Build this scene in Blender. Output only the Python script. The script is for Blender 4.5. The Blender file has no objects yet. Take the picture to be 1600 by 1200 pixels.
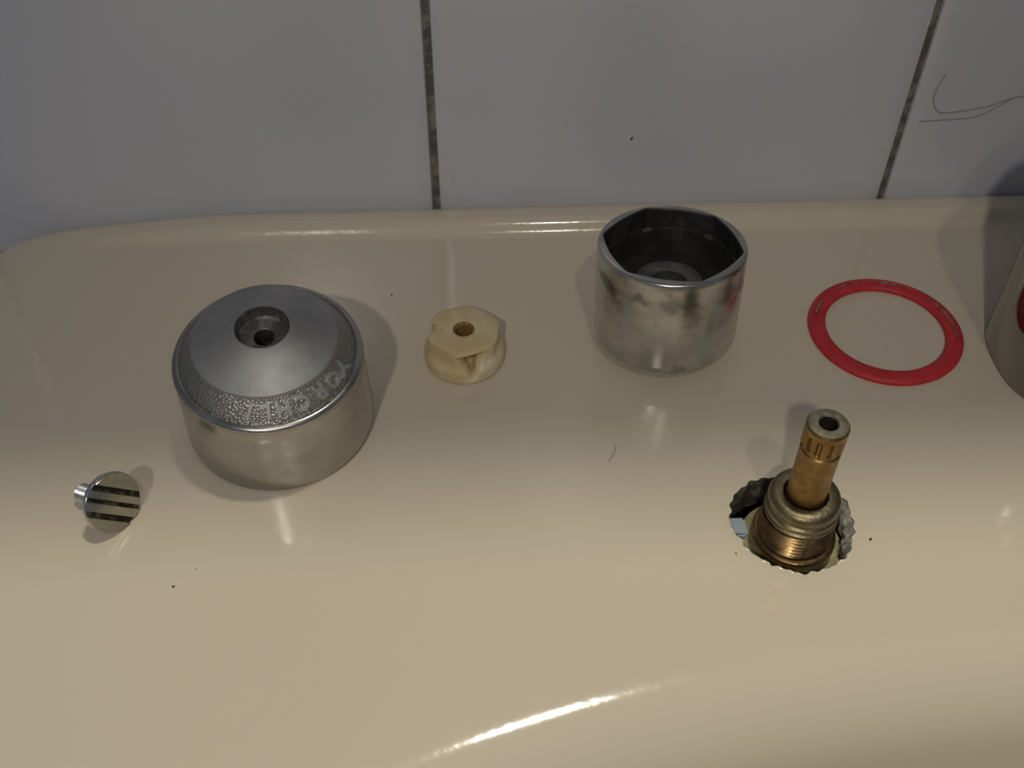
import bpy, bmesh, math, random
import numpy as np
from mathutils import Vector, Matrix, Quaternion, noise
from math import sin, cos, pi, radians, sqrt, atan2, hypot

S = bpy.context.scene
COL = S.collection
random.seed(4)

# ------------------------------------------------------------------ camera
FPX, PITCH, YAW, ROLL = 1700.0, radians(46.61), radians(-2.7), radians(0.3)
CAM = Vector((0.0, -0.29257, 0.22165))
fw = Vector((0, cos(PITCH), -sin(PITCH))); up = Vector((0, sin(PITCH), cos(PITCH))); rt = Vector((1, 0, 0))
rt, up = rt * cos(ROLL) + up * sin(ROLL), up * cos(ROLL) - rt * sin(ROLL)
RZ = Matrix.Rotation(YAW, 3, 'Z')
rt, up, fw = RZ @ rt, RZ @ up, RZ @ fw
cd = bpy.data.cameras.new('camera'); co = bpy.data.objects.new('camera', cd); COL.objects.link(co)
co.matrix_world = Matrix(((rt.x, up.x, -fw.x, CAM.x), (rt.y, up.y, -fw.y, CAM.y), (rt.z, up.z, -fw.z, CAM.z), (0, 0, 0, 1)))
cd.sensor_width = 36; cd.lens = 36 * FPX / 1600; cd.clip_start = 0.005
S.camera = co


def ray(px, py):
    return (rt * (px - 800) - up * (py - 600) + fw * FPX).normalized()


def g(px, py, z=0.0):                      # pixel of the photograph -> point on the plane at height z
    d = ray(px, py); return CAM + d * ((z - CAM.z) / d.z)


def gw(px, py, y):                         # pixel -> point on the wall plane
    d = ray(px, py); return CAM + d * ((y - CAM.y) / d.y)


# ------------------------------------------------------------------ world, lamps, exposure
W = bpy.data.worlds.new('room light'); S.world = W; W.use_nodes = True
bg = W.node_tree.nodes['Background']; bg.inputs[0].default_value = (0.80, 0.86, 1.0, 1); bg.inputs[1].default_value = 0.13


def lamp(name, loc, power, col, rad):
    l = bpy.data.lights.new(name, 'POINT'); l.energy = power; l.color = col; l.shadow_soft_size = rad
    o = bpy.data.objects.new(name, l); o.location = loc; COL.objects.link(o); return o


def spot(name, loc, aim, power, col, rad, size, blend):
    l = bpy.data.lights.new(name, 'SPOT'); l.energy = power; l.color = col; l.shadow_soft_size = rad
    l.spot_size = radians(size); l.spot_blend = blend
    o = bpy.data.objects.new(name, l); o.location = loc; COL.objects.link(o)
    o.rotation_mode = 'QUATERNION'; o.rotation_quaternion = (Vector(aim) - Vector(loc)).to_track_quat('-Z', 'Y'); return o


AIM = (0.03, -0.21, 0)
spot('ceiling_spotlight', CAM + Vector((-0.19, -0.68, 0.71)) * 1.8, AIM, 28.5, (1.0, 0.93, 0.80), 0.04, 21, 1.0)
spot('ceiling_spotlight', CAM + Vector((0.10, -0.53, 0.85)) * 1.8, AIM, 11, (1.0, 0.93, 0.79), 0.04, 21, 1.0)
spot('mirror_lamp', (0.15, -0.06, 1.0), (0.03, -0.22, 0), 15.8, (1.0, 0.94, 0.76), 0.046, 60, 1.0)
S.view_settings.view_transform = 'Standard'; S.view_settings.look = 'None'
S.view_settings.exposure = 0.0; S.view_settings.gamma = 1.0; S.view_settings.use_curve_mapping = False


# ------------------------------------------------------------------ materials
def mat(name, col, rough=0.5, metal=0.0, var=0.0, scale=60.0, col2=None, bump=0.0, bscale=200.0, coat=0.0,
        sss=0.0, rvar=0.0, ior=1.5, detail=4.0):
    m = bpy.data.materials.new(name); m.use_nodes = True
    nt = m.node_tree; N = nt.nodes; L = nt.links; b = N['Principled BSDF']
    b.inputs['Roughness'].default_value = rough; b.inputs['Metallic'].default_value = metal
    b.inputs['IOR'].default_value = ior
    b.inputs['Base Color'].default_value = (*col, 1)
    tc = N.new('ShaderNodeTexCoord')
    if var > 0 or rvar > 0:
        n = N.new('ShaderNodeTexNoise'); n.inputs['Scale'].default_value = scale; n.inputs['Detail'].default_value = detail
        L.new(tc.outputs['Object'], n.inputs['Vector'])
    if var > 0:
        r = N.new('ShaderNodeValToRGB'); c2 = col2 or tuple(c * 0.6 for c in col)
        r.color_ramp.elements[0].position = 0.5 - 0.5 * (1 - var) * 0.6 ; r.color_ramp.elements[1].position = 0.66
        r.color_ramp.elements[0].color = (*c2, 1); r.color_ramp.elements[1].color = (*col, 1)
        L.new(n.outputs['Fac'], r.inputs['Fac']); L.new(r.outputs['Color'], b.inputs['Base Color'])
    if rvar > 0:
        mr = N.new('ShaderNodeMapRange'); mr.inputs['To Min'].default_value = max(0, rough - rvar); mr.inputs['To Max'].default_value = rough + rvar
        mr.inputs['From Min'].default_value = 0.3; mr.inputs['From Max'].default_value = 0.7
        L.new(n.outputs['Fac'], mr.inputs['Value']); L.new(mr.outputs['Result'], b.inputs['Roughness'])
    if bump > 0:
        n2 = N.new('ShaderNodeTexNoise'); n2.inputs['Scale'].default_value = bscale; n2.inputs['Detail'].default_value = 3
        L.new(tc.outputs['Object'], n2.inputs['Vector'])
        bp = N.new('ShaderNodeBump'); bp.inputs['Strength'].default_value = 1.0; bp.inputs['Distance'].default_value = bump
        L.new(n2.outputs['Fac'], bp.inputs['Height']); L.new(bp.outputs['Normal'], b.inputs['Normal'])
    if sss > 0:
        b.inputs['Subsurface Weight'].default_value = sss; b.inputs['Subsurface Radius'].default_value = (0.004, 0.0025, 0.001)
        b.inputs['Subsurface Scale'].default_value = 1.0
    return m


M = {}
M['ceramic'] = mat('cream glazed ceramic', (0.70, 0.615, 0.49), 0.10, var=0.6, scale=9, col2=(0.68, 0.597, 0.475), bump=0.00004, bscale=60)
M['raw'] = mat('dark raw ceramic', (0.36, 0.33, 0.28), 0.8, var=0.9, scale=260, col2=(0.09, 0.085, 0.075), bump=0.0006, bscale=700)  # dark mottled tone for the hole wall and cavity
M['tile'] = mat('white glazed tile', (0.645, 0.655, 0.715), 0.20, var=0.4, scale=8, col2=(0.64, 0.65, 0.70), bump=0.00006, bscale=30)
M['grout'] = mat('grey brown grout', (0.30, 0.27, 0.22), 0.9, var=0.8, scale=260, col2=(0.13, 0.12, 0.10), bump=0.0005, bscale=900)
M['chrome'] = mat('worn chrome', (0.49, 0.48, 0.46), 0.26, 1.0, var=0.7, scale=110, col2=(0.42, 0.41, 0.39), rvar=0.07)
M['chrome_top'] = mat('brushed chrome', (0.39, 0.39, 0.40), 0.60, 1.0, var=0.5, scale=70, col2=(0.50, 0.50, 0.50), rvar=0.06)
M['polish'] = mat('polished chrome', (0.29, 0.29, 0.28), 0.06, 1.0)
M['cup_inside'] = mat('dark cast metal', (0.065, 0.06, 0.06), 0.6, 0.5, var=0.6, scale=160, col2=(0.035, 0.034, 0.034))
M['letter'] = mat('rubbed chrome lettering', (0.66, 0.66, 0.65), 0.5, 1.0)
M['recess'] = mat('grimy recess metal', (0.42, 0.415, 0.39), 0.45, 0.9, var=0.9, scale=300, col2=(0.20, 0.195, 0.175))
M['hub'] = mat('grey cast metal', (0.36, 0.35, 0.33), 0.5, 0.8, var=0.6, scale=200, col2=(0.2, 0.2, 0.19))
M['boss'] = mat('dull boss metal', (0.25, 0.24, 0.23), 0.5, 0.8, var=0.6, scale=200, col2=(0.16, 0.155, 0.15))
M['nylon'] = mat('aged cream nylon', (0.80, 0.72, 0.52), 0.38, var=0.9, scale=85, col2=(0.68, 0.52, 0.28), sss=0.12)
M['nylon_shade_grime'] = mat('shaded grimy nylon', (0.55, 0.41, 0.21), 0.5, var=0.8, scale=300, col2=(0.40, 0.27, 0.11), sss=0.1)
M['nylon_dark'] = mat('dark brown nylon', (0.30, 0.17, 0.05), 0.5, sss=0.1)
M['brass'] = mat('tarnished brass', (0.31, 0.20, 0.085), 0.34, 1.0, var=0.9, scale=240, col2=(0.20, 0.13, 0.06), bump=0.00004, bscale=900, rvar=0.1)
M['brass_stem'] = mat('orange brown brass', (0.37, 0.24, 0.09), 0.42, 1.0, var=0.9, scale=300, col2=(0.27, 0.165, 0.07), bump=0.00008, bscale=1200)
M['brass_grey'] = mat('grey green brass', (0.33, 0.28, 0.16), 0.40, 1.0, var=0.8, scale=260, col2=(0.22, 0.19, 0.12), bump=0.0001, bscale=900)
M['verdigris'] = mat('dull grey verdigris', (0.20, 0.195, 0.14), 0.55, 0.5, var=0.6, scale=600)
M['yellow_ring'] = mat('yellowed washer', (0.42, 0.38, 0.19), 0.5, var=0.6, scale=250)
M['blue'] = mat('blue grey plastic', (0.33, 0.40, 0.46), 0.5)
M['putty'] = mat('dirty grey putty', (0.66, 0.64, 0.57), 0.85, var=0.9, scale=420, col2=(0.26, 0.25, 0.225), bump=0.0005, bscale=900)
M['red'] = mat('matt red fibre', (0.62, 0.034, 0.040), 0.55, var=0.6, scale=150, col2=(0.53, 0.026, 0.033), bump=0.00004, bscale=1500)
M['residue'] = mat('grey residue', (0.30, 0.25, 0.21), 0.7, var=0.8, scale=700, col2=(0.30, 0.06, 0.05))
M['steel'] = mat('bright zinc steel', (0.66, 0.68, 0.72), 0.25, 1.0, bump=0.00005, bscale=1200)
M['screw_face'] = mat('dull nickel face', (0.52, 0.50, 0.41), 0.30, 1.0, var=0.7, scale=350, col2=(0.44, 0.42, 0.34))
M['screw_groove'] = mat('dark groove metal', (0.17, 0.16, 0.11), 0.6, 0.7, var=0.9, scale=500, col2=(0.03, 0.03, 0.02))
M['hair'] = mat('brown hair', (0.26, 0.22, 0.17), 0.5)
M['dark'] = mat('dark grit', (0.05, 0.045, 0.04), 0.8)


def ripple(m, scale, dist):
    nt = m.node_tree; N = nt.nodes; L = nt.links; b = N['Principled BSDF']
    tc = N.new('ShaderNodeTexCoord'); n = N.new('ShaderNodeTexNoise'); n.inputs['Scale'].default_value = scale; n.inputs['Detail'].default_value = 2
    L.new(tc.outputs['Object'], n.inputs['Vector']); bp = N.new('ShaderNodeBump'); bp.inputs['Distance'].default_value = dist
    L.new(n.outputs['Fac'], bp.inputs['Height'])
    if b.inputs['Normal'].links: L.new(b.inputs['Normal'].links[0].from_socket, bp.inputs['Normal'])
    L.new(bp.outputs['Normal'], b.inputs['Normal'])


ripple(M['ceramic'], 330, 0.00003)


def add_stain(m, zlo, zhi, col, scale, thr, band=True):
    """tarnish blotches of their own shape on a metal, in a band of object height"""
    nt = m.node_tree; N = nt.nodes; L = nt.links; b = N['Principled BSDF']
    src = b.inputs['Base Color'].links[0].from_socket if b.inputs['Base Color'].links else None
    tc = N.new('ShaderNodeTexCoord'); n = N.new('ShaderNodeTexNoise'); n.inputs['Scale'].default_value = scale; n.inputs['Detail'].default_value = 6
    L.new(tc.outputs['Object'], n.inputs['Vector'])
    sp = N.new('ShaderNodeSeparateXYZ'); L.new(tc.outputs['Object'], sp.inputs[0])
    mid, half = (zlo + zhi) / 2, (zhi - zlo) / 2
    a = N.new('ShaderNodeMath'); a.operation = 'SUBTRACT'; a.inputs[1].default_value = mid; L.new(sp.outputs['Z'], a.inputs[0])
    ab = N.new('ShaderNodeMath'); ab.operation = 'ABSOLUTE'; L.new(a.outputs[0], ab.inputs[0])
    mr = N.new('ShaderNodeMapRange'); mr.inputs['From Min'].default_value = 0; mr.inputs['From Max'].default_value = half
    mr.inputs['To Min'].default_value = 0.12; mr.inputs['To Max'].default_value = -0.12; L.new(ab.outputs[0], mr.inputs['Value'])
    ad = N.new('ShaderNodeMath'); ad.operation = 'ADD'; L.new(n.outputs['Fac'], ad.inputs[0]); L.new(mr.outputs[0], ad.inputs[1])
    r = N.new('ShaderNodeMapRange'); r.inputs['From Min'].default_value = thr; r.inputs['From Max'].default_value = thr + 0.14; L.new(ad.outputs[0], r.inputs['Value'])
    mx = N.new('ShaderNodeMix'); mx.data_type = 'RGBA'; L.new(r.outputs[0], mx.inputs[0])
    if src: L.new(src, mx.inputs[6])
    else: mx.inputs[6].default_value = b.inputs['Base Color'].default_value
    mx.inputs[7].default_value = (*col, 1); L.new(mx.outputs[2], b.inputs['Base Color'])


M['chrome_cup'] = mat('tarnished chrome cup', (0.64, 0.625, 0.60), 0.27, 1.0, var=0.7, scale=90, col2=(0.46, 0.45, 0.435), rvar=0.07)
add_stain(M['chrome_cup'], 0.0195, 0.0295, (0.27, 0.265, 0.26), 170, 0.48)
add_stain(M['chrome'], 0.001, 0.020, (0.30, 0.28, 0.25), 120, 0.70)

# knurled band: stippled casting
m = M['knurl'] = mat('stippled cast chrome', (0.40, 0.395, 0.375), 0.42, 1.0)
nt = m.node_tree; N = nt.nodes; L = nt.links
tc = N.new('ShaderNodeTexCoord'); v = N.new('ShaderNodeTexVoronoi'); v.inputs['Scale'].default_value = 1500
L.new(tc.outputs['Object'], v.inputs['Vector']); bp = N.new('ShaderNodeBump'); bp.inputs['Distance'].default_value = 0.0005; bp.inputs['Strength'].default_value = 0.55
L.new(v.outputs['Distance'], bp.inputs['Height']); L.new(bp.outputs['Normal'], N['Principled BSDF'].inputs['Normal'])


# ------------------------------------------------------------------ helpers
def link(name, me, material, parent=None, smooth=38):
    for mm in (material if isinstance(material, (list, tuple)) else [material]):
        me.materials.append(mm)
    me.polygons.foreach_set('use_smooth', [True] * len(me.polygons))
    me.set_sharp_from_angle(angle=radians(smooth))
    o = bpy.data.objects.new(name, me); COL.objects.link(o)
    if parent: o.parent = parent
    return o


def bm_link(name, bm, material, parent=None, smooth=38):
    bmesh.ops.recalc_face_normals(bm, faces=bm.faces[:])
    me = bpy.data.meshes.new(name); bm.to_mesh(me); bm.free()
    return link(name, me, material, parent, smooth)


def tag(o, label=None, cat=None, group=None, kind=None):
    if label: o['label'] = label
    if cat: o['category'] = cat
    if group: o['group'] = group
    if kind: o['kind'] = kind
    return o


def thing(name, label, cat, loc=(0, 0, 0), axis=None):
    o = bpy.data.objects.new(name, None); COL.objects.link(o); o.location = loc
    o.empty_display_size = 0.01
    if axis is not None:
        o.rotation_mode = 'QUATERNION'; o.rotation_quaternion = Vector((0, 0, 1)).rotation_difference(Vector(axis))
    return tag(o, label, cat)


def lathe(bm, prof, n=96, cap0=False, cap1=False, close=False):
    """surface of revolution; r (and z) may be functions of the angle"""
    rings = []
    for r, z in prof:
        ring = []
        for i in range(n):
            t = 2 * pi * i / n
            rr = r(t) if callable(r) else r; zz = z(t) if callable(z) else z
            ring.append(bm.verts.new((rr * cos(t), rr * sin(t), zz)))
        rings.append(ring)
    pairs = list(zip(rings, rings[1:])) + ([(rings[-1], rings[0])] if close else [])
    for a, b in pairs:
        for i in range(n):
            j = (i + 1) % n; bm.faces.new((a[i], a[j], b[j], b[i]))
    if cap0: bm.faces.new(rings[0][::-1])
    if cap1: bm.faces.new(rings[-1])
    return bm


def tube(bm, pts, r, n=6):
    pts = [Vector(p) for p in pts]; rings = []
    for k, p in enumerate(pts):
        d = (pts[min(k + 1, len(pts) - 1)] - pts[max(k - 1, 0)]).normalized()
        a = d.cross(Vector((0.31, 0.2, 0.93))).normalized(); b = d.cross(a)
        rings.append([bm.verts.new(p + (a * cos(2 * pi * i / n) + b * sin(2 * pi * i / n)) * r) for i in range(n)])
    for a, b in zip(rings, rings[1:]):
        for i in range(n): bm.faces.new((a[i], a[(i + 1) % n], b[(i + 1) % n], b[i]))
    bm.faces.new(rings[0][::-1]); bm.faces.new(rings[-1])


def spline(pts, k=6):
    out = []; P = [Vector(p) for p in pts]; P = [P[0] * 2 - P[1]] + P + [P[-1] * 2 - P[-2]]
    for i in range(1, len(P) - 2):
        for s in range(k):
            t = s / k
            out.append(0.5 * ((2 * P[i]) + (P[i + 1] - P[i - 1]) * t + (2 * P[i - 1] - 5 * P[i] + 4 * P[i + 1] - P[i + 2]) * t * t + (3 * P[i] - P[i - 1] - 3 * P[i + 1] + P[i + 2]) * t ** 3))
    out.append(P[-2]); return out


MM = 0.001
sm = lambda x: np.clip(x, 0, 1) ** 2 * (3 - 2 * np.clip(x, 0, 1))

# ------------------------------------------------------------------ wall of tiles
LEDGE = 0.004
WY = gw(1000, 307, 0).y * 0 + g(1000, 307, LEDGE).y        # wall face where the back ledge meets it
JL = (gw(683, 317, WY).x + gw(662, 0, WY).x) / 2; JR = (gw(1380, 301, WY).x + gw(1470, 0, WY).x) / 2
PIT = JR - JL; GAP = 0.0021
wall = tag(bpy.data.objects.new('wall_back', None), kind='structure'); COL.objects.link(wall); wall.location = (0, WY, 0)
ROW0 = -0.035 - PIT                                         # lowest row starts behind the basin
NC, NR = 11, 5; C0 = JL - 4 * PIT
bm = bmesh.new(); bmesh.ops.create_cube(bm, size=1)
for vv in bm.verts:
    vv.co = Vector((C0 + (vv.co.x + 0.5) * NC * PIT, 0.0011 + (vv.co.y + 0.5) * 0.02, ROW0 + (vv.co.z + 0.5) * NR * PIT))
o = bm_link('grout', bm, M['grout'], wall); tag(o, label='grey brown grout between the tiles')
w2, th = (PIT - GAP) / 2, 0.006
bm = bmesh.new(); rings = []
for ins, y in ((0, th), (0, 0.0012), (0.0004, 0.0004), (0.0012, 0.00008), (0.004, 0.0)):
    c = 0.0008; a = w2 - ins; q = []
    for sx, sz in ((-1, -1), (1, -1), (1, 1), (-1, 1)):
        q += [(sx * (a - c), sz * a), (sx * a, sz * (a - c))] if sx * sz < 0 else [(sx * a, sz * (a - c)), (sx * (a - c), sz * a)]
    rings.append([bm.verts.new((x, y, z)) for x, z in q])
for a, b in zip(rings, rings[1:]):
    for i in range(8): bm.faces.new((a[i], a[(i + 1) % 8], b[(i + 1) % 8], b[i]))
bm.faces.new(rings[-1]); bm.faces.new(rings[0][::-1])
tile0 = None
for r in range(NR):
    for c in range(NC):
        if tile0 is None: tile0 = o = bm_link('tile', bm, M['tile'], wall)
        else: o = tile0.copy(); COL.objects.link(o); o.parent = wall
        o.location = (C0 + (c + 0.5) * PIT, random.uniform(-0.0001, 0.0001), ROW0 + (r + 0.5) * PIT)
        o.rotation_euler = (random.uniform(-0.003, 0.003), 0, random.uniform(-0.004, 0.004))

# unseen shelf added above the basin: it shades the back of the deck from the mirror lamp
SHZ, SHY = 0.36, -0.0975
bm = bmesh.new(); bmesh.ops.create_cube(bm, size=1)
for vv in bm.verts: vv.co = Vector((0.02 + vv.co.x * 0.80, (WY + SHY) / 2 + vv.co.y * (WY - SHY), SHZ + 0.007 + vv.co.z * 0.014))
bmesh.ops.bevel(bm, geom=bm.edges[:], offset=0.002, segments=2, affect='EDGES')
tag(bm_link('shade_shelf_1', bm, M['tile']), label='unseen white shelf added above the basin to shade its back', kind='structure')

# ------------------------------------------------------------------ basin
HC = Vector((0.0781, -0.1350))                              # centre of the tap hole
hp = [(1140, 800), (1146, 778), (1160, 760), (1182, 750), (1215, 745), (1262, 752), (1290, 763), (1318, 778), (1331, 806), (1333, 838), (1325, 866), (1309, 880), (1288, 889), (1255, 896), (1230, 890), (1205, 880), (1180, 868), (1162, 848), (1146, 828)]
hpol = sorted((atan2(q.y - HC.y, q.x - HC.x), hypot(q.x - HC.x, q.y - HC.y)) for q in [g(*p) for p in hp])
ha = np.array([a for a, r in hpol]); hr = np.array([r for a, r in hpol])
ha = np.concatenate([ha - 2 * pi, ha, ha + 2 * pi]); hr = np.tile(hr, 3)


def hole_r(t):
    return np.interp(t, ha, hr) + 0.00035 * np.sin(t * 17 + 1) * np.sin(t * 5) + 0.00022 * np.sin(t * 31)


def axis_lines(lo, hi, step, fine):
    xs = [lo]
    while xs[-1] < hi:
        st = step
        for a, b, s in fine:
            if a <= xs[-1] < b: st = min(st, s)
        xs.append(xs[-1] + st)
    return np.array(xs)


BX0, BX1, BY0, BYC = -0.162, 0.56, -0.56, WY
xs = axis_lines(-0.19, 0.59, 0.003, [(0.056, 0.102, 0.0007), (-0.19, 0.056, 0.002), (0.102, 0.16, 0.002)])
ys = axis_lines(-0.585, 0.02, 0.003, [(-0.156, -0.115, 0.0007), (-0.03, -0.012, 0.0004), (-0.04, 0.02, 0.001), (-0.23, -0.156, 0.001), (-0.156, -0.04, 0.002)])
X, Y = np.meshgrid(xs, ys, indexing='ij')
# outer outline: rounded rectangle, back corners drawn from the photograph
CR = 0.044
cx, cy = (BX0 + BX1) / 2, (BY0 + (WY - 0.0002)) / 2; hx, hy = (BX1 - BX0) / 2, ((WY - 0.0002) - BY0) / 2
ux, uy = np.abs(X - cx), np.abs(Y - cy)
nE = 2.4
qx, qy = np.maximum(ux - (hx - CR), 0), np.maximum(uy - (hy - CR), 0)
rad = (qx ** nE + qy ** nE) ** (1 / nE)
sd = np.where((qx > 0) & (qy > 0), rad - CR, np.maximum(ux - hx, uy - hy))
# bowl
BCX, BCY, BA, BB, BN = 0.19, -0.36, 0.322, 0.1990, 2.6
s = ((np.abs(X - BCX) / BA) ** BN + (np.abs(Y - BCY) / BB) ** BN) ** (1 / BN)
gx = np.abs(X - BCX); gy = np.abs(Y - BCY)
grad = np.sqrt((gx ** (BN - 1) / BA ** BN) ** 2 + (gy ** (BN - 1) / BB ** BN) ** 2) / np.maximum(s, 1e-3) ** (BN - 1)
e = np.clip((1 - s) / np.maximum(grad, 2.0), 0, 0.3)
RB = 0.024; th60 = radians(77)
eb = RB * sin(th60); zb = RB * (1 - cos(th60))
drop = np.where(e < eb, RB - np.sqrt(np.maximum(RB ** 2 - np.minimum(e, eb) ** 2, 0)), zb + (e - eb) * math.tan(th60))
drop = 0.13 * np.tanh(drop / 0.13)
# back ledge with its cove
led = LEDGE * sm((Y - (WY - 0.0150)) / 0.0056) * sm((X + 0.135) / 0.06)
Z = led - drop
# roll-over at the outer edge and skirt
RE = 0.006
d = sd + RE
Z = np.where(d > 0, Z - (RE - np.sqrt(np.maximum(RE ** 2 - np.minimum(d, RE) ** 2, 0))), Z)
out = sd > 0
PX = X.copy(); PY = Y.copy()
kx = np.clip(ux, 0, hx); ky = np.clip(uy, 0, hy)
corner = (qx > 0) & (qy > 0) & out
f = np.where(corner, CR / np.maximum(rad, 1e-6), 1)
kx = np.where(corner, hx - CR + qx * f, kx); ky = np.where(corner, hy - CR + qy * f, ky)
PX = np.where(out, cx + np.sign(X - cx) * kx, X); PY = np.where(out, cy + np.sign(Y - cy) * ky, Y)
Z = np.where(out, Z - np.minimum(sd, 0.02) * 8, Z)
# tap hole
hxv, hyv = X - HC.x, Y - HC.y
ht = np.arctan2(hyv, hxv); hd = np.hypot(hxv, hyv); hR = hole_r(ht); T = hd / hR
ins = T < 1.0
PX = np.where(ins, HC.x + hR * np.cos(ht), PX); PY = np.where(ins, HC.y + hR * np.sin(ht), PY)
Z = np.where(ins, Z - np.clip((0.92 - T) / 0.42, 0, 1) * 0.011, Z)
near = (T >= 1.0) & (T < 1.07)
Z = np.where(near, Z - 0.0007 * ((1.07 - T) / 0.07) ** 2, Z)
nx, ny = X.shape
verts = np.stack([PX, PY, Z], -1).reshape(-1, 3)
I, J = np.meshgrid(np.arange(nx - 1), np.arange(ny - 1), indexing='ij')
idx = I * ny + J
F = np.stack([idx, idx + ny, idx + ny + 1, idx + 1], -1).reshape(-1, 4)
Tf = T.reshape(-1)[F]; keep = ~(Tf.max(1) < 0.45); F = F[keep]; Tf = Tf[keep]
me = bpy.data.meshes.new('wash_basin'); me.from_pydata(verts.tolist(), [], F.tolist()); me.update()
basin = link('wash_basin', me, [M['ceramic'], M['raw']], smooth=75)
me.polygons.foreach_set('material_index', (Tf.min(1) < 0.90).astype(np.int32)); me.update()
tag(basin, 'cream glazed ceramic wash basin with a tap hole, set against the white tiles', 'basin')
# dirty putty left round the hole, mostly on the right
bm = bmesh.new()
for a0, a1, zt, wdt in ((-48, 62, -0.0006, 0.0022),):
    n = 60; prof = []
    for i in range(n + 1):
        t = radians(a0 + (a1 - a0) * i / n); R = float(hole_r(t)); en = min(1, 4 * i / n, 4 * (n - i) / n)
        j = lambda k: noise.noise(Vector((t * 9, k * 3.1, a0))) * 0.0006
        ring = [(R + 0.0007, zt - 0.0002), (R - 0.0002, zt + 0.0003 + j(1) * .5), (R - wdt * en + j(2), zt - 0.0016 + j(3)), (R - wdt * .9 * en + j(4), zt - 0.005), (R + 0.0004, zt - 0.008)]
        prof.append([bm.verts.new((HC.x + r * cos(t), HC.y + r * sin(t), z)) for r, z in ring])
    for a, b in zip(prof, prof[1:]):
        for k in range(4): bm.faces.new((a[k], a[k + 1], b[k + 1], b[k]))
o = bm_link('putty', bm, M['putty'], basin); tag(o, label='grey dirty putty crumbling round the tap hole')

bm = bmesh.new(); lathe(bm, [(0.024, -0.0095), (0.024, -0.05)], 40, cap1=True)
for vv in bm.verts: vv.co += Vector((HC.x, HC.y, 0))
o = bm_link('underside', bm, M['raw'], basin); tag(o, label='dark cavity under the tap hole')
# ------------------------------------------------------------------ tap valve in the hole
VX, VY = 0.0782, -0.1355
val = thing('tap_valve', 'tarnished brass tap valve with threaded collar and hollow spindle standing in the basin hole', 'valve', (VX, VY, 0))
bm = bmesh.new()
oc = lambda R, k: (lambda t: (R + k * (cos(8 * t) * 0.5)) * MM)
prof = [(5.2, 4), (5.2, 14.0), (5.5, 14.4), (7.4, 14.4), (8.35, 13.7), (8.75, 12.6), (8.7, 11.6), (8.25, 11.0), (8.3, 10.6), (8.85, 10.1), (8.9, 9.5), (8.5, 9.0), (8.55, 8.6), (9.0, 8.2), (9.0, 7.7), (8.6, 7.3)]
lathe(bm, [(r * MM, z * MM) for r, z in prof], 96)
bm_link('collar', bm, M['brass_grey'], val)
bm = bmesh.new()
nt_, P = 6, 1.28
prof = [(8.6, 7.3)]
zz = []
for k in range(nt_ * 6 + 1):
    ph = k / 6
    def rf(t, ph=ph):
        x = (ph - t / (2 * pi)) % 1.0
        return (8.45 + 0.75 * (1 - abs(2 * x - 1))) * MM
    zz.append((rf, (7.2 - ph * P) * MM))
lathe(bm, zz + [(8.2 * MM, -0.6 * MM)], 96)
bm_link('thread', bm, M['brass'], val, 50)
bm = bmesh.new()
lathe(bm, [(r * MM, z * MM) for r, z in [(8.2, -0.6), (9.6, -0.6), (10.3, -1.1), (10.4, -2.6), (10.0, -3.4), (9.2, -3.6), (8.0, -3.8), (8.0, -40)]], 72)
bm_link('flange', bm, M['brass'], val)
bm = bmesh.new()
lathe(bm, [(r * MM, z * MM) for r, z in [(8.0, -6.2), (12.6, -6.2), (13.0, -6.6), (13.0, -7.6), (12.6, -8.0), (8.0, -8.0)]], 72, close=True)
o = bm_link('washer', bm, M['yellow_ring'], val); tag(o, label='yellowed washer under the brass flange')
# spindle
bm = bmesh.new()
lathe(bm, [(r * MM, z * MM) for r, z in [(4.75, 2), (4.75, 20), (4.68, 20.2), (4.72, 31.2), (4.35, 31.6), (4.3, 32.4)]], 64)
bm_link('spindle', bm, M['brass_stem'], val)
bm = bmesh.new()
gr = lambda R, dpt: (lambda t: (R - dpt * (0.5 + 0.5 * math.tanh(4 * (cos(12 * t) - 0.25)))) * MM)
lathe(bm, [(4.3 * MM, 32.2 * MM), (gr(4.9, 0.9), 32.5 * MM), (gr(4.9, 0.9), 36.4 * MM), (gr(4.92, 0.25), 37.3 * MM), (4.9 * MM, 37.6 * MM), (4.9 * MM, 38.8 * MM), (4.45 * MM, 39.5 * MM)], 180)
o = bm_link('splined_end', bm, M['brass_stem'], val, 30)
bm = bmesh.new()
lathe(bm, [(r * MM, z * MM) for r, z in [(4.45, 39.5), (3.6, 39.75), (2.4, 39.7), (2.15, 39.4)]], 64)
o = bm_link('end_face', bm, M['verdigris'], val); tag(o, label='dull grey end of the spindle with a screw hole')
bm = bmesh.new(); lathe(bm, [(2.15 * MM, 39.4 * MM), (2.05 * MM, 38.9 * MM), (2.05 * MM, 20 * MM)], 48, cap1=True)
o = bm_link('bore', bm, M['cup_inside'], val); tag(o, label='dark screw hole down the spindle')  # shade inside the hole is put into the dark colour
# blue-grey scrap seen down the left of the hole
bm = bmesh.new(); bmesh.ops.create_cube(bm, size=1)
p = g(1152, 824, -0.004)
for vv in bm.verts: vv.co = Vector((p.x - VX + vv.co.x * 0.0052, p.y - VY + 0.0008 + vv.co.y * 0.0058, -0.006 + vv.co.z * 0.003))
bmesh.ops.bevel(bm, geom=bm.edges[:], offset=0.0006, segments=2, affect='EDGES')
o = bm_link('clip', bm, M['blue'], val); tag(o, label='blue grey plastic clip beside the brass flange')

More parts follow.
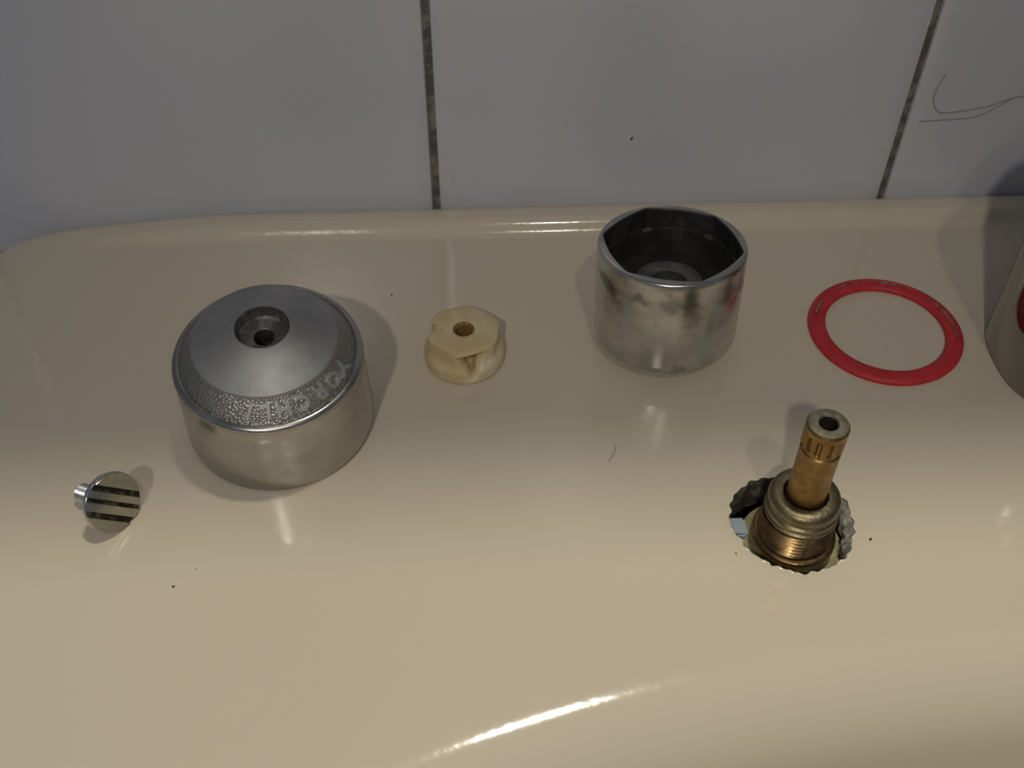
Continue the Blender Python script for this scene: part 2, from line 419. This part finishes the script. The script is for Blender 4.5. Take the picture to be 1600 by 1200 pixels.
# ------------------------------------------------------------------ chrome tap cap (lettered)
ax1 = Vector((0.0275, -0.1134, 1)).normalized(); R0 = 0.0247
cap = thing('tap_cover', 'large round chrome tap cover with a lettered rim and a screw hole, tilted forward', 'tap cover', (-0.0528, -0.0942, R0 * hypot(ax1.x, ax1.y)), ax1)
bm = bmesh.new()
lathe(bm, [(r * MM, z * MM) for r, z in [(6.9, 22.5), (22.3, 22.5), (23.0, 0.5), (23.4, 0), (24.3, 0), (24.65, 0.4), (24.7, 1.0), (24.5, 5), (24.2, 12), (23.9, 20), (23.75, 23.2), (23.55, 23.6), (23.6, 23.9), (23.85, 24.3), (23.8, 24.9), (23.45, 25.45), (22.8, 25.8), (22.1, 25.85), (21.75, 25.5)]], 128)
bm_link('body', bm, M['chrome'], cap, 50)
bm = bmesh.new()
lathe(bm, [(r * MM, z * MM) for r, z in [(21.9, 25.6), (21.2, 26.6), (20.2, 28.0), (19.1, 29.4), (17.9, 30.8)]], 128)
o = bm_link('rim_band', bm, M['knurl'], cap); tag(o, label='stippled sloping band round the rim')
bm = bmesh.new()
lathe(bm, [(r * MM, z * MM) for r, z in [(18.0, 30.5), (18.05, 31.35), (17.9, 31.7), (17.5, 31.95), (16.5, 32.4), (13.5, 33.7), (10, 35.0), (7.2, 35.9), (6.7, 36.0)]], 128)
o = bm_link('top_disc', bm, M['chrome_top'], cap, 32); tag(o, label='satin domed top with a counterbored screw hole')
bm = bmesh.new()
lathe(bm, [(r * MM, z * MM) for r, z in [(6.7, 36.0), (6.45, 35.5), (6.2, 32.9), (5.8, 32.4), (3.0, 32.2), (2.6, 32.0), (2.5, 25.0)]], 96)
o = bm_link('recess', bm, M['recess'], cap, 32); tag(o, label='grimy recess round the screw hole')
bm = bmesh.new(); lathe(bm, [(2.5 * MM, 25 * MM), (2.5 * MM, 21 * MM), (6.9 * MM, 21 * MM), (6.9 * MM, 22.5 * MM)], 48)
lathe(bm, [(6.9 * MM, 22.5 * MM), (6.9 * MM, -1.9 * MM), (5.4 * MM, -1.9 * MM), (5.4 * MM, 20 * MM)], 48, cap1=True)
bm_link('hub', bm, M['cup_inside'], cap)
# raised letters, tops outward
sl = Vector((21.9 - 17.9, 0, 25.6 - 30.8)).normalized()       # down the slope (radial, 0, z)
nrm = Vector((-sl.z, 0, sl.x)); rm, zm = 20.05, 28.35
base = atan2(-0.966, 0.26)
for ch, deg in (('Y', 56), ('O', 43.5), ('R', 29), ('C', 15.5), ('H', 2), ('L', -10.5), ('/', -21)):
    cu = bpy.data.curves.new('letter', 'FONT'); cu.body = ch; cu.size = 5.0; cu.extrude = 0.42; cu.bevel_depth = 0.10; cu.bevel_resolution = 1
    cu.offset = 0.10; cu.align_x = 'CENTER'; cu.align_y = 'CENTER'
    to = bpy.data.objects.new('tmp', cu); COL.objects.link(to)
    dg = bpy.context.evaluated_depsgraph_get(); lm = bpy.data.meshes.new_from_object(to.evaluated_get(dg)); bpy.data.objects.remove(to)
    xs_ = [v_.co.x for v_ in lm.vertices]; ys_ = [v_.co.y for v_ in lm.vertices]
    mx_, my_ = (min(xs_) + max(xs_)) / 2, (min(ys_) + max(ys_)) / 2
    a0 = base + radians(deg)
    for v_ in lm.vertices:
        x, y, z = v_.co; y -= my_; x = (x - mx_) * 1.05
        rr = rm + sl.x * y + nrm.x * z; zl = zm + sl.z * y + nrm.z * z
        t = a0 - x / rm
        v_.co = Vector((rr * cos(t), rr * sin(t), zl)) * MM
    o = link('letter', lm, M['letter'], cap, 40)

# ------------------------------------------------------------------ upturned chrome cup
ax2 = Vector((-0.0066, 0.1168, 1)).normalized(); R2 = 0.0203
cup = thing('tap_shroud', 'upturned chrome cup with a six cornered opening, dark inside, near the tiled wall', 'tap shroud', (0.0545, -0.0672, R2 * hypot(ax2.x, ax2.y)), ax2)
bm = bmesh.new()
C6 = radians(43)


def hexr(t, r_in=16.5, bulge=1.1):
    x = ((t - C6 + pi / 6) % (pi / 3)) - pi / 6           # 0 at a corner
    ph = pi / 6 - abs(x)                                    # 0 at mid side
    flat = r_in / cos(ph)
    k = bulge * (1 - (ph / (pi / 6)) ** 2)
    return min(flat + k, 18.9) * MM


prof = [(R, z) for R, z in [(3.4, 1.6), (3.4, -1.9), (10, -1.4), (15, -0.7), (17.6, 0.1), (19.2, 0.9), (20.0, 2.0), (20.3, 3.6), (20.35, 15), (20.4, 28.6), (20.35, 30.2), (20.1, 30.75), (19.6, 31.0)]]
lathe(bm, [(r * MM, z * MM) for r, z in prof] + [(lambda t: max(hexr(t) + 0.0003, 0.0155), 31.0 * MM)], 144)
bm_link('body', bm, M['chrome_cup'], cup, 40)
bm = bmesh.new()
lathe(bm, [(lambda t: hexr(t) + 0.0003, 31.0 * MM), (hexr, 30.6 * MM), (hexr, 25.0 * MM), (0.0175, 24.8 * MM), (0.0174, 16.6 * MM), (0.0098, 16.6 * MM)], 144)
bm_link('socket', bm, M['cup_inside'], cup, 30)
bm = bmesh.new()
lathe(bm, [(r * MM, z * MM) for r, z in [(9.9, 16.5), (9.7, 18.6), (9.2, 19.1), (5.5, 19.1), (4.9, 18.7), (4.7, 12.0), (3.5, 9.0), (3.4, 1.5)]], 72)
bm_link('boss', bm, M['boss'], cup)
bm = bmesh.new()                                            # triangular corner steps, the light they catch put in as lighter metal
for k in range(6):
    c = C6 + k * pi / 3; a = [bm.verts.new((r * MM * cos(c + dt), r * MM * sin(c + dt), 25.1 * MM)) for r, dt in ((18.5, 0), (17.5, 0.085), (17.25, 0), (17.5, -0.085))]
    b = [bm.verts.new(v_.co - Vector((0, 0, 0.0009))) for v_ in a]
    bm.faces.new(a); bm.faces.new(b[::-1])
    for i in range(4): bm.faces.new((a[i], a[(i + 1) % 4], b[(i + 1) % 4], b[i]))
bm_link('corner_step', bm, M['hub'], cup)

# ------------------------------------------------------------------ nylon insert
ins_ = thing('nylon_insert', 'small yellowed cream nylon insert, round base and faceted top with a hole', 'insert', (-0.0032, -0.0722, 0))
bm = bmesh.new()
H6 = radians(20)


def nyl(z):
    def f_(t):
        x = ((t - H6) % (pi / 3)) - pi / 6
        hexa = 0.75 * min(9.45 / cos(x), 10.6) + 0.25 * 10.0
        k = float(sm((z - 4.2) / 2.6)); r = 11.35 * (1 - k) + hexa * k
        tt = (t - radians(-77) + pi) % (2 * pi) - pi           # triangular dent facing the viewer
        wid = 0.42 * max(0, min(1, (z - 1.4) / 7.6))
        dep = 4.2 * max(0, min(1, (wid - abs(tt)) / 0.13)) * max(0, min(1, (10.0 - z) / 0.8)) if 1.4 < z < 10.0 else 0
        ts = (t - radians(172) + pi) % (2 * pi) - pi           # step cut in the left flank
        if z > 7.0: dep += 1.5 * max(0, min(1, (0.20 - abs(ts)) / 0.03))
        return (r - dep) * MM
    return f_


prof = [(9.6 * MM, 0.0), (10.8 * MM, 0.15 * MM), (11.25 * MM, 0.7 * MM)] + [(nyl(z), z * MM) for z in np.arange(1.2, 10.81, 0.3)]
prof += [((lambda t: nyl(10.8)(t) - 0.0005), 11.2 * MM), ((lambda t: nyl(10.8)(t) - 0.0013), 11.35 * MM), (4.4 * MM, 11.3 * MM), (3.6 * MM, 11.5 * MM), (3.0 * MM, 11.2 * MM)]
lathe(bm, prof, 180, cap0=True)
nb = bm_link('body', bm, [M['nylon'], M['nylon_shade_grime']], ins_, 45)
for pf in nb.data.polygons:                                 # shade and grime of the dent, both put into the colour
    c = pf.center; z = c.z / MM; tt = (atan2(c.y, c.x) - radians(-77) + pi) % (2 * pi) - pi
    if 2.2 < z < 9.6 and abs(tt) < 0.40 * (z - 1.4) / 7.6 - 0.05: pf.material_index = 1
bm = bmesh.new()
sp = lambda R: (lambda t: (R + 0.25 * cos(12 * t)) * MM)
lathe(bm, [(3.0 * MM, 11.2 * MM), (sp(2.45), 10.6 * MM), (sp(2.3), 6 * MM)], 96, cap1=True)
o = bm_link('splined_hole', bm, M['nylon_dark'], ins_); tag(o, label='dark brown splined hole')  # hole in a darker brown than the body

# ------------------------------------------------------------------ screw
sb = g(202, 820)
azv = Vector((0.83, -0.56, 0)).normalized(); EL = radians(20)
sax = azv * cos(EL) + Vector((0, 0, 1)) * sin(EL)
HRAD = 7.7
hc = Vector((sb.x, sb.y, 0)) - azv * 0.0 + Vector((0, 0, HRAD * cos(EL) * MM)) - azv * (HRAD * sin(EL) * MM) * 1.0
scr = thing('screw', 'short chrome screw with a grooved round head lying in front of the lettered tap cover', 'screw', hc)
zax = sax; xax = Vector((0, 0, 1)).cross(zax).normalized(); yax = zax.cross(xax)
scr.rotation_mode = 'QUATERNION'; scr.rotation_quaternion = Matrix((xax, yax, zax)).transposed().to_quaternion()
bm = bmesh.new()
lathe(bm, [(r * MM, z * MM) for r, z in [(2.4, -2.3), (6.9, -2.2), (7.55, -1.7), (7.7, -0.9), (7.65, -0.5), (7.5, -0.35)]], 72, cap0=True)
bm_link('head', bm, M['steel'], scr)
bm = bmesh.new(); lathe(bm, [(7.55 * MM, -0.45 * MM), (7.4 * MM, -0.35 * MM)], 72, cap1=True)
o = bm_link('groove_floor', bm, M['screw_groove'], scr); tag(o, label='dark grooves across the head')  # groove floor in a darker metal than the ridges
RX = 7.55; sl_ = -0.88
for y0, y1 in ((-7.55, -4.3), (-2.9, -0.7), (0.35, 2.2), (3.6, 7.55)):
    bm = bmesh.new(); n = 14; lo, hi = [], []
    pts = []
    ylo, yhi = max(y0, -RX * .999), min(y1, RX * .999)
    for i in range(n + 1):
        y = ylo + (yhi - ylo) * i / n; pts.append((sqrt(max(RX * RX - y * y, 0)), y))
    poly = [(x, y) for x, y in pts] + [(-x, y) for x, y in reversed(pts)]
    q = []
    for x, y in poly:
        if not q or hypot(q[-1][0] - x, q[-1][1] - y) > 0.05: q.append((x, y))
    if hypot(q[0][0] - q[-1][0], q[0][1] - q[-1][1]) < 0.05: q.pop()
    a_ = sl_; rot = lambda x, y: (x * cos(a_) - y * sin(a_), x * sin(a_) + y * cos(a_))
    mx_ = sum(y for x, y in q) / len(q)
    rgs = []
    for z, k in ((-0.4, 1.0), (0.15, 0.985), (0.3, 0.95)):
        rgs.append([bm.verts.new((*[c * MM for c in rot(x * k, mx_ + (y - mx_) * k)], z * MM)) for x, y in q])
    for a, b in zip(rgs, rgs[1:]):
        for i in range(len(q)): bm.faces.new((a[i], a[(i + 1) % len(q)], b[(i + 1) % len(q)], b[i]))
    bm.faces.new(rgs[-1]); bm.faces.new(rgs[0][::-1])
    bm_link('ridge', bm, M['screw_face'], scr)
bm = bmesh.new(); zz = []
for k in range(14 * 6 + 1):
    ph = k / 6
    zz.append(((lambda t, ph=ph: (2.15 + 0.4 * (1 - abs(2 * ((ph - t / (2 * pi)) % 1.0) - 1))) * MM), (-2.2 - ph * 0.8) * MM))
lathe(bm, zz + [(2.0 * MM, -13.8 * MM)], 40, cap1=True)
bm_link('threaded_shank', bm, M['steel'], scr, 50)

# ------------------------------------------------------------------ red ring
rc = g(1383, 514.5, 0.001)
ring = thing('sealing_ring', 'flat red fibre ring with a grey stained groove lying beside the chrome faucet', 'ring', (rc.x, rc.y, 0))
bm = bmesh.new()


def gro(t):
    a = (t - radians(75) + pi) % (2 * pi) - pi
    return max(0, min(1, (radians(115) - abs(a)) / 0.4))


nub = lambda R: (lambda t: (R + 0.5 * math.exp(-((t - radians(360 - 66)) / 0.022) ** 2)) * MM)
lathe(bm, [(17.3 * MM, 0.5 * MM), (17.3 * MM, 1.3 * MM), (17.7 * MM, 1.75 * MM), (18.9 * MM, 1.95 * MM), (19.4 * MM, 1.97 * MM), (19.7 * MM, lambda t: (1.97 - 0.5 * gro(t)) * MM), (20.7 * MM, lambda t: (1.95 - 0.5 * gro(t)) * MM),
           (21.0 * MM, 1.86 * MM), (21.6 * MM, 1.7 * MM), (22.2 * MM, 1.2 * MM), (nub(22.3), 0.7 * MM), (22.1 * MM, 0.1 * MM), (21.6 * MM, 0), (17.8 * MM, 0)], 160, close=True)
bm_link('band', bm, M['red'], ring, 50)
bm = bmesh.new()
for a0, a1 in ((96, 122), (138, 160), (-18, 38), (60, 86)):
    pr = []
    n = 24
    for i in range(n + 1):
        t = radians(a0 + (a1 - a0) * i / n); w_ = 0.62 * min(1, 5 * i / n, 5 * (n - i) / n) + 0.04
        w_ *= 0.75 + 0.5 * noise.noise(Vector((t * 12, 1, a0)))
        pr.append([bm.verts.new((r * MM * cos(t), r * MM * sin(t), z * MM)) for r, z in ((20.2 - w_, 1.5), (20.2 - w_ * .8, 1.78), (20.2 + w_ * .8, 1.76), (20.2 + w_, 1.5))])
    for a, b in zip(pr, pr[1:]):
        for k in range(3): bm.faces.new((a[k], a[k + 1], b[k + 1], b[k]))
o = bm_link('residue', bm, M['residue'], ring); tag(o, label='grey residue caught in the groove')

# ------------------------------------------------------------------ faucet at the right edge
FX, FY, FA, FB, FN = 0.1828, -0.080, 0.0350, 0.0265, 2.6
fau = thing('faucet', 'polished chrome faucet body at the right edge, mirroring the red ring', 'faucet', (FX, FY, 0))


def sup(k, dx=0.0):
    return lambda t: k * (abs(cos(t) / FA) ** FN + abs(sin(t) / FB) ** FN) ** (-1 / FN) - dx


bm = bmesh.new()
lathe(bm, [(sup(1, 0.0006), 0.0), (sup(1, 0.0), 0.0008), (sup(1, 0), 0.05), (sup(0.985), 0.062), (sup(0.93), 0.069), (sup(0.8), 0.073), (0.012, 0.0745)], 128, cap0=True, cap1=True)
bm_link('body', bm, M['polish'], fau, 40)
bm = bmesh.new()
path = spline([(0, 0.0, 0.058), (0, -0.05, 0.066), (0, -0.10, 0.067), (0, -0.135, 0.060), (0, -0.142, 0.048)], 5)
tube(bm, path, 0.0125, 20)
bm_link('spout', bm, M['polish'], fau)
bm = bmesh.new()
lathe(bm, [(0.010, 0.073), (0.010, 0.084), (0.018, 0.086), (0.0205, 0.090), (0.0205, 0.103), (0.017, 0.109), (0.006, 0.111)], 48, cap1=True)
bm_link('lever_knob', bm, M['polish'], fau)

# ------------------------------------------------------------------ stray hairs and grit
hy = WY - 0.0002
p1 = [(1478.7, 114.7), (1466, 135), (1460, 149), (1458.7, 162), (1465, 173), (1476, 176.5), (1513, 172), (1548, 165), (1583, 153), (1612, 150)]
p2 = [(1436, 190), (1473, 187.5), (1508, 185), (1532, 180), (1556, 168), (1583, 154)]
bm = bmesh.new()
for p in (p1, p2): tube(bm, spline([gw(x, y, hy) for x, y in p]), 0.00011, 5)
tag(bm_link('hair', bm, M['hair'], None), 'looped brown hair stuck on the right white tile', 'hair')
bm = bmesh.new()
tube(bm, spline([g(x, y, 0.0002) for x, y in [(962, 696), (961, 704), (957, 712), (951, 720)]]), 0.00008, 5)
tag(bm_link('hair', bm, M['hair'], None), 'short curved hair lying in the middle of the cream basin', 'hair')
bm = bmesh.new()
for px, py, r in [(271, 917, .45), (612, 461, .4), (307, 889, .2), (1150, 865, .3), (775, 790, .16), (1080, 655, .15), (1437, 548, .2), (1385, 545, .15), (1430, 508, .15), (545, 842, .14), (840, 893, .13), (1002, 868, .15), (700, 840, .13), (1190, 612, .15), (655, 1010, .12), (1060, 690, .12), (1360, 843, .5)]:
    p = g(px, py); mtx = Matrix.Translation((p.x, p.y, r * 0.3 * MM)) @ Matrix.Rotation(random.random() * 6, 4, 'Z') @ Matrix.Diagonal((r * MM, r * 0.7 * MM, r * 0.45 * MM, 1))
    bmesh.ops.create_icosphere(bm, subdivisions=1, radius=1, matrix=mtx)
tag(bm_link('grit', bm, M['dark'], None), 'tiny dark grit specks scattered over the cream basin', 'grit', kind='stuff')
p = gw(987, 216, WY)
bm = bmesh.new(); bmesh.ops.create_icosphere(bm, subdivisions=1, radius=1, matrix=Matrix.Translation((p.x, WY - 0.0002, p.z)) @ Matrix.Rotation(0.3, 4, 'Y') @ Matrix.Diagonal((0.0003, 0.0002, 0.0008, 1)))
tag(bm_link('speck', bm, M['dark'], None), 'single dark speck stuck on the middle white tile', 'speck')
